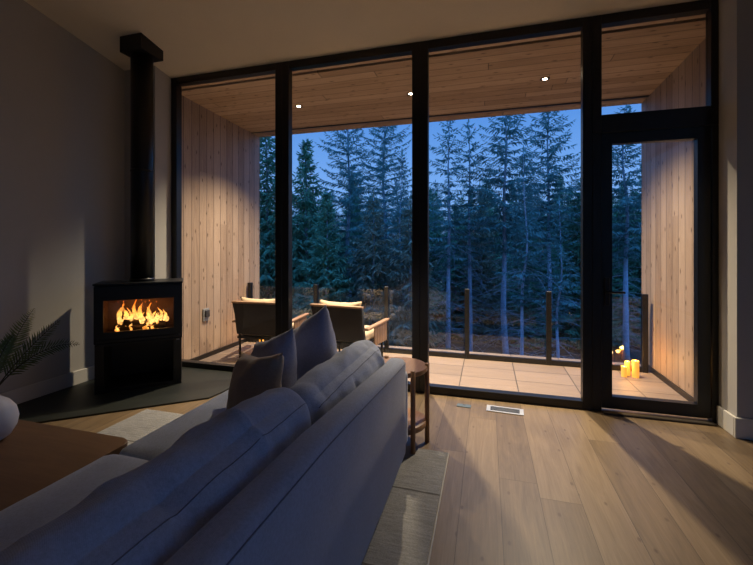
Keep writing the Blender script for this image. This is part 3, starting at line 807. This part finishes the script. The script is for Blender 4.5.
def conifer(seed, h, r0, crown0, R, step, per, droop, elev0, elev1, tw_len, tw_w, mat, ntw=.16, dead=0, prof=.85, minc=.25):
    rng = random.Random(seed)
    V, F = [], []
    bend = [(rng.uniform(-.12, .12), rng.uniform(-.12, .12)) for _ in range(6)]
    def axis(z):
        s = z / h * 4.999; i = int(min(4, max(0, s))); f = s - i
        return Vector((bend[i][0] * (1 - f) + bend[i + 1][0] * f, bend[i][1] * (1 - f) + bend[i + 1][1] * f, z))
    a0 = axis(0)
    tb = bm_new(); n = 14
    add_tube(tb, [axis(h * k / n * .995) - Vector((a0.x, a0.y, 0)) for k in range(n + 1)], [r0 * (1 - .93 * k / n) * (1.25 if k == 0 else 1) for k in range(n + 1)], 8)
    z = crown0 * h; c0 = z
    while z < h * .985:
        t = (z - c0) / (h - c0)
        pr = (1 - t) ** prof * min(1., minc + t * 4.)
        nb = max(3, int(per * (1 - .45 * t) + rng.random()))
        ph = rng.random() * 6.28
        for b in range(nb):
            L = max(.12, R * pr * rng.uniform(.55, 1.08)); az = ph + 6.283 * b / nb + rng.uniform(-.35, .35)
            el = elev0 + (elev1 - elev0) * t + rng.uniform(-.12, .12)
            d = Vector((math.cos(az), math.sin(az), 0)); sd_ = Vector((-d.y, d.x, 0))
            base = axis(z + rng.uniform(-.1, .1)) - Vector((a0.x, a0.y, 0))
            def P(s): return base + d * (L * s * (1 - .08 * s)) + Vector((0, 0, L * (el * s - droop * s * s + droop * .75 * s ** 3)))
            nt = max(4, int(L / ntw)); prev = P(0)
            for k in range(1, nt + 1):
                s = k / nt; p = P(s); tg = (p - prev).normalized()
                wv = sd_ * (.012 + .02 * (1 - s))
                q = len(V); V += [prev - wv, prev + wv, p + wv * .8, p - wv * .8]; F.append((q, q + 1, q + 2, q + 3))
                for sg in (-1, 1):
                    l = tw_len * (.35 + .75 * math.sin(PI * min(1, s * .85 + .12))) * rng.uniform(.6, 1.15) * min(1, .35 + L / 1.6)
                    a = (tg * rng.uniform(.45, .85) + sd_ * sg * rng.uniform(.5, 1.) + Vector((0, 0, rng.uniform(-.55, .05)))).normalized()
                    wd = a.cross(Vector((rng.uniform(-.5, .5), rng.uniform(-.5, .5), 1))).normalized() * tw_w * rng.uniform(.7, 1.3)
                    m = p + a * l * .5; e = p + a * l + Vector((0, 0, -l * .28))
                    q = len(V); V += [p, m + wd, e, m - wd]; F.append((q, q + 1, q + 2, q + 3))
                if rng.random() < .55:
                    l = tw_len * rng.uniform(.3, .8); wd = sd_ * tw_w * .8
                    q = len(V); V += [p, p + wd + Vector((0, 0, -l * .5)), p + tg * l * .3 + Vector((0, 0, -l)), p - wd + Vector((0, 0, -l * .5))]; F.append((q, q + 1, q + 2, q + 3))
                prev = p
            q = len(V); e = prev + tg * tw_len * .5; wd = sd_ * tw_w; V += [prev, prev.lerp(e, .5) + wd, e, prev.lerp(e, .5) - wd]; F.append((q, q + 1, q + 2, q + 3))
        z += step * rng.uniform(.75, 1.25) * (1 - .35 * t)
    # leader
    top = axis(h * .98) - Vector((a0.x, a0.y, 0))
    q = len(V); V += [top, top + Vector((.05, 0, .15)), top + Vector((0, 0, .5)), top + Vector((-.05, 0, .15))]; F.append((q, q + 1, q + 2, q + 3))
    DB = bm_new() if dead else None
    for _ in range(dead):
        z = rng.uniform(.06 * h, crown0 * h + .15 * h); az = rng.random() * 6.283; L = rng.uniform(.5, 1.9)
        d = Vector((math.cos(az), math.sin(az), 0)); b0 = axis(z) - Vector((a0.x, a0.y, 0)); dr_ = rng.uniform(.1, .75); up = rng.uniform(-.2, .3); sd_ = Vector((-d.y, d.x, 0)); cv = rng.uniform(-.3, .3)
        f = lambda s: b0 + d * L * s + sd_ * cv * L * s * s + Vector((0, 0, L * (up * s - dr_ * s * s)))
        add_tube(DB, [f(s / 5) for s in range(6)], [.013 * (1 - .75 * s / 5) for s in range(6)], 3, False)
        for _k in range(3):
            s = rng.uniform(.3, .9); p = f(s); e = p + (d * .5 + sd_ * rng.choice((-1, 1)) * .8 + Vector((0, 0, -.3))) * rng.uniform(.15, .4)
            add_tube(DB, [p, e], [.007, .003], 3, False)
    root = bpy.data.objects.new('conifer_tree', None); C.objects.link(root); root['category'] = 'tree'
    raw('foliage', V, F, mat, root)
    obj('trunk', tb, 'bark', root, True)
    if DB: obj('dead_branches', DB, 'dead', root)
    return root

protos = {
    # tall firs with bare lower trunk and sparse crown
    'fir_a': conifer(1, 15., .14, .42, 3.1, .38, 6, .36, -.05, .75, .40, .042, 'fir', .115, 110),
    'fir_b': conifer(2, 14.5, .125, .42, 2.3, .5, 5, .3, -.05, .7, .36, .04, 'fir', .115, 90, .7),
    'fir_c': conifer(3, 15.5, .16, .28, 4.0, .48, 7, .5, .0, .95, .38, .042, 'fir', .11, 60),
    # slim young
    'slim': conifer(4, 10.5, .075, .36, 1.3, .36, 5, .3, -.05, .7, .34, .04, 'fir', .115, 70, .75),
    # dense cedars to the ground
    'cedar_a': conifer(5, 12., .14, .05, 2.7, .27, 8, .6, .15, .55, .46, .055, 'fir2', .12, 0, .8, .6),
    'cedar_b': conifer(6, 10.5, .13, .05, 2.4, .26, 8, .55, .15, .6, .44, .055, 'fir2', .12, 0, .9, .6),
    # brownish drooping ones
    'brown': conifer(7, 9.5, .11, .06, 2.3, .27, 7, .6, .1, .5, .48, .045, 'fir3', .12, 0, .7, .6),
}
HTS = {'fir_a': 15., 'fir_b': 14.5, 'fir_c': 15.5, 'slim': 10.5, 'cedar_a': 12., 'cedar_b': 10.5, 'brown': 9.5}
used = set()
CAM_A = math.radians(15.9866); FPX = 385.7; HC = 1.35; HZ = 247.; CX = 376.5
fw_, rt_ = Vector((-math.sin(CAM_A), math.cos(CAM_A), 0)), Vector((math.cos(CAM_A), math.sin(CAM_A), 0))
def spot(col, dist):      # ground position lying in the direction of a column of the photograph at a distance
    p = fw_ * dist + rt_ * dist * (col - CX) / FPX
    return p.x, p.y
trng = random.Random(77)
def tree(kind, x, y, top, lab, grp):
    """top: height of the tip above the floor level of the room"""
    z0 = ground_z(x, y) - .15; s = (top - z0) / HTS[kind]
    if kind in used: o = dup(protos[kind], (x, y, z0), trng.random() * 6.28)
    else: o = protos[kind]; used.add(kind); o.location = (x, y, z0); o.rotation_euler = (0, 0, trng.random() * 6.28)
    w = s ** .55
    o.scale = (w, w, s); o['label'] = lab; o['group'] = grp
    return o
G1 = 'conifers close beyond the balcony'
def tpx(col, row, dist): x, y = spot(col, dist); return x, y, HC + (HZ - row) / FPX * dist
near = [
    ('cedar_a', 268, 112, 13.5, 'dense dark conifer beyond the far end of the left timber wall'),
    ('cedar_b', 306, 138, 13., 'dense green cedar just right of the first mullion, second pane'),
    ('cedar_b', 328, 190, 11.5, 'low dense green cedar left of the tall central fir, second pane'),
    ('fir_c', 349, 92, 15., 'tall upswept fir with blue trunk in the left half of the second pane'),
    ('fir_c', 384, 84, 19., 'tall upswept fir behind the first, right half of the second pane'),
    ('slim', 404, 152, 14., 'slim conifer with thin pale trunk beside the second mullion, second pane'),
    ('brown', 372, 196, 11.5, 'brownish drooping conifer in front of the tall firs, second pane'),
    ('brown', 408, 205, 11., 'brownish bushy conifer close behind the second mullion'),
    ('fir_b', 448, 112, 12.5, 'slender fir with pale bare trunk at the left of the third pane'),
    ('fir_b', 470, 118, 13., 'slender bare fir, second trunk from the left in the third pane'),
    ('fir_a', 507, 80, 12.5, 'largest fir with thick bare trunk in the centre of the third pane'),
    ('slim', 521, 150, 11., 'thin conifer with pale bare trunk just right of the thickest trunk, third pane'),
    ('fir_a', 546, 88, 14.5, 'tall fir with wide crown at the right of the third pane'),
    ('slim', 557, 200, 10.5, 'thin bare bright trunk right of the railing post, third pane'),
    ('cedar_a', 581, 172, 14.5, 'dense green conifer at the right edge of the third pane'),
    ('fir_a', 626, 105, 13., 'tall fir with pale trunk seen through the glass door'),
    ('cedar_b', 645, 150, 15.5, 'dense conifer beyond the end of the right timber wall, through the door'),
]
for k, c, r, d, lab in near:
    x, y, t = tpx(c, r, d); tree(k, x, y, t, lab, G1)
G3 = 'young cedars growing low under the tall trunks'
for k in range(17):
    col = 232 + 27.5 * k + trng.uniform(-7, 7)
    x, y, t = tpx(col, trng.uniform(226, 262), 15.6 + trng.uniform(-.9, 1.2)); k in (8, 10, 12) or tree('cedar_b' if k % 3 else 'brown', x, y, t, 'low young cedar growing under the tall trunks beyond the balcony', G3)
G2 = 'dark conifers in the rows of forest behind'
L2 = 'dark conifer in the rows of forest behind the nearer trees'
kinds = ['cedar_a', 'fir_c', 'cedar_b', 'cedar_a', 'fir_a', 'brown', 'cedar_b', 'fir_b']
i = 0
for dist, n, r0, r1 in ((17.5, 15, 185, 225), (22., 17, 172, 212), (28., 20, 170, 205), (36., 24, 178, 200)):
    for k in range(n):
        col = 225 + (690 - 225) * (k + .5) / n + trng.uniform(-9, 9); row = trng.uniform(r0, r1)
        x, y, t = tpx(col, row, dist + trng.uniform(-1.5, 1.5))
        kd = kinds[i % len(kinds)] if dist > 20 else ('cedar_a', 'cedar_b', 'brown')[i % 3]
        tree(kd, x, y, t, L2, G2); i += 1

# ================================================================== WORLD, CAMERA
w = bpy.data.worlds.new('dusk_sky'); sc.world = w; w.use_nodes = True
nt = w.node_tree; nt.nodes.clear()
tc = nt.nodes.new('ShaderNodeTexCoord'); sp = nt.nodes.new('ShaderNodeSeparateXYZ'); cr = nt.nodes.new('ShaderNodeValToRGB')
bg = nt.nodes.new('ShaderNodeBackground'); ou = nt.nodes.new('ShaderNodeOutputWorld')
nt.links.new(tc.outputs['Generated'], sp.inputs[0]); nt.links.new(sp.outputs[2], cr.inputs[0]); nt.links.new(cr.outputs[0], bg.inputs[0]); nt.links.new(bg.outputs[0], ou.inputs[0])
e = cr.color_ramp.elements
for p, c in ((.0, (.05, .10, .20)), (.10, (.23, .48, 1.0)), (.34, (.09, .29, .80)), (.55, (.13, .50, 1.5)), (1., (.18, .72, 2.2))):
    if p == 0.: el = e[0]
    elif p == 1.: el = e[-1]
    else: el = e.new(p)
    el.position = p; el.color = (*c, 1)
bg.inputs[1].default_value = 1.0

cam = bpy.data.cameras.new('camera'); co = bpy.data.objects.new('camera', cam); C.objects.link(co)
cam.sensor_width = 36.; cam.sensor_fit = 'HORIZONTAL'; cam.lens = FPX / 753 * 36; cam.shift_y = -(282.5 - HZ) / 753; cam.clip_start = .02; cam.clip_end = 400
co.location = (0, 0, HC); co.rotation_euler = (math.radians(90), 0, CAM_A)
sc.camera = co
sc.view_settings.view_transform = 'Standard'; sc.view_settings.look = 'None'
sc.view_settings.exposure = 0.; sc.view_settings.gamma = 1.; sc.view_settings.use_curve_mapping = False
sc.cycles.use_denoising = True; sc.cycles.max_bounces = 14; sc.cycles.transparent_max_bounces = 24
sc.cycles.diffuse_bounces = 6
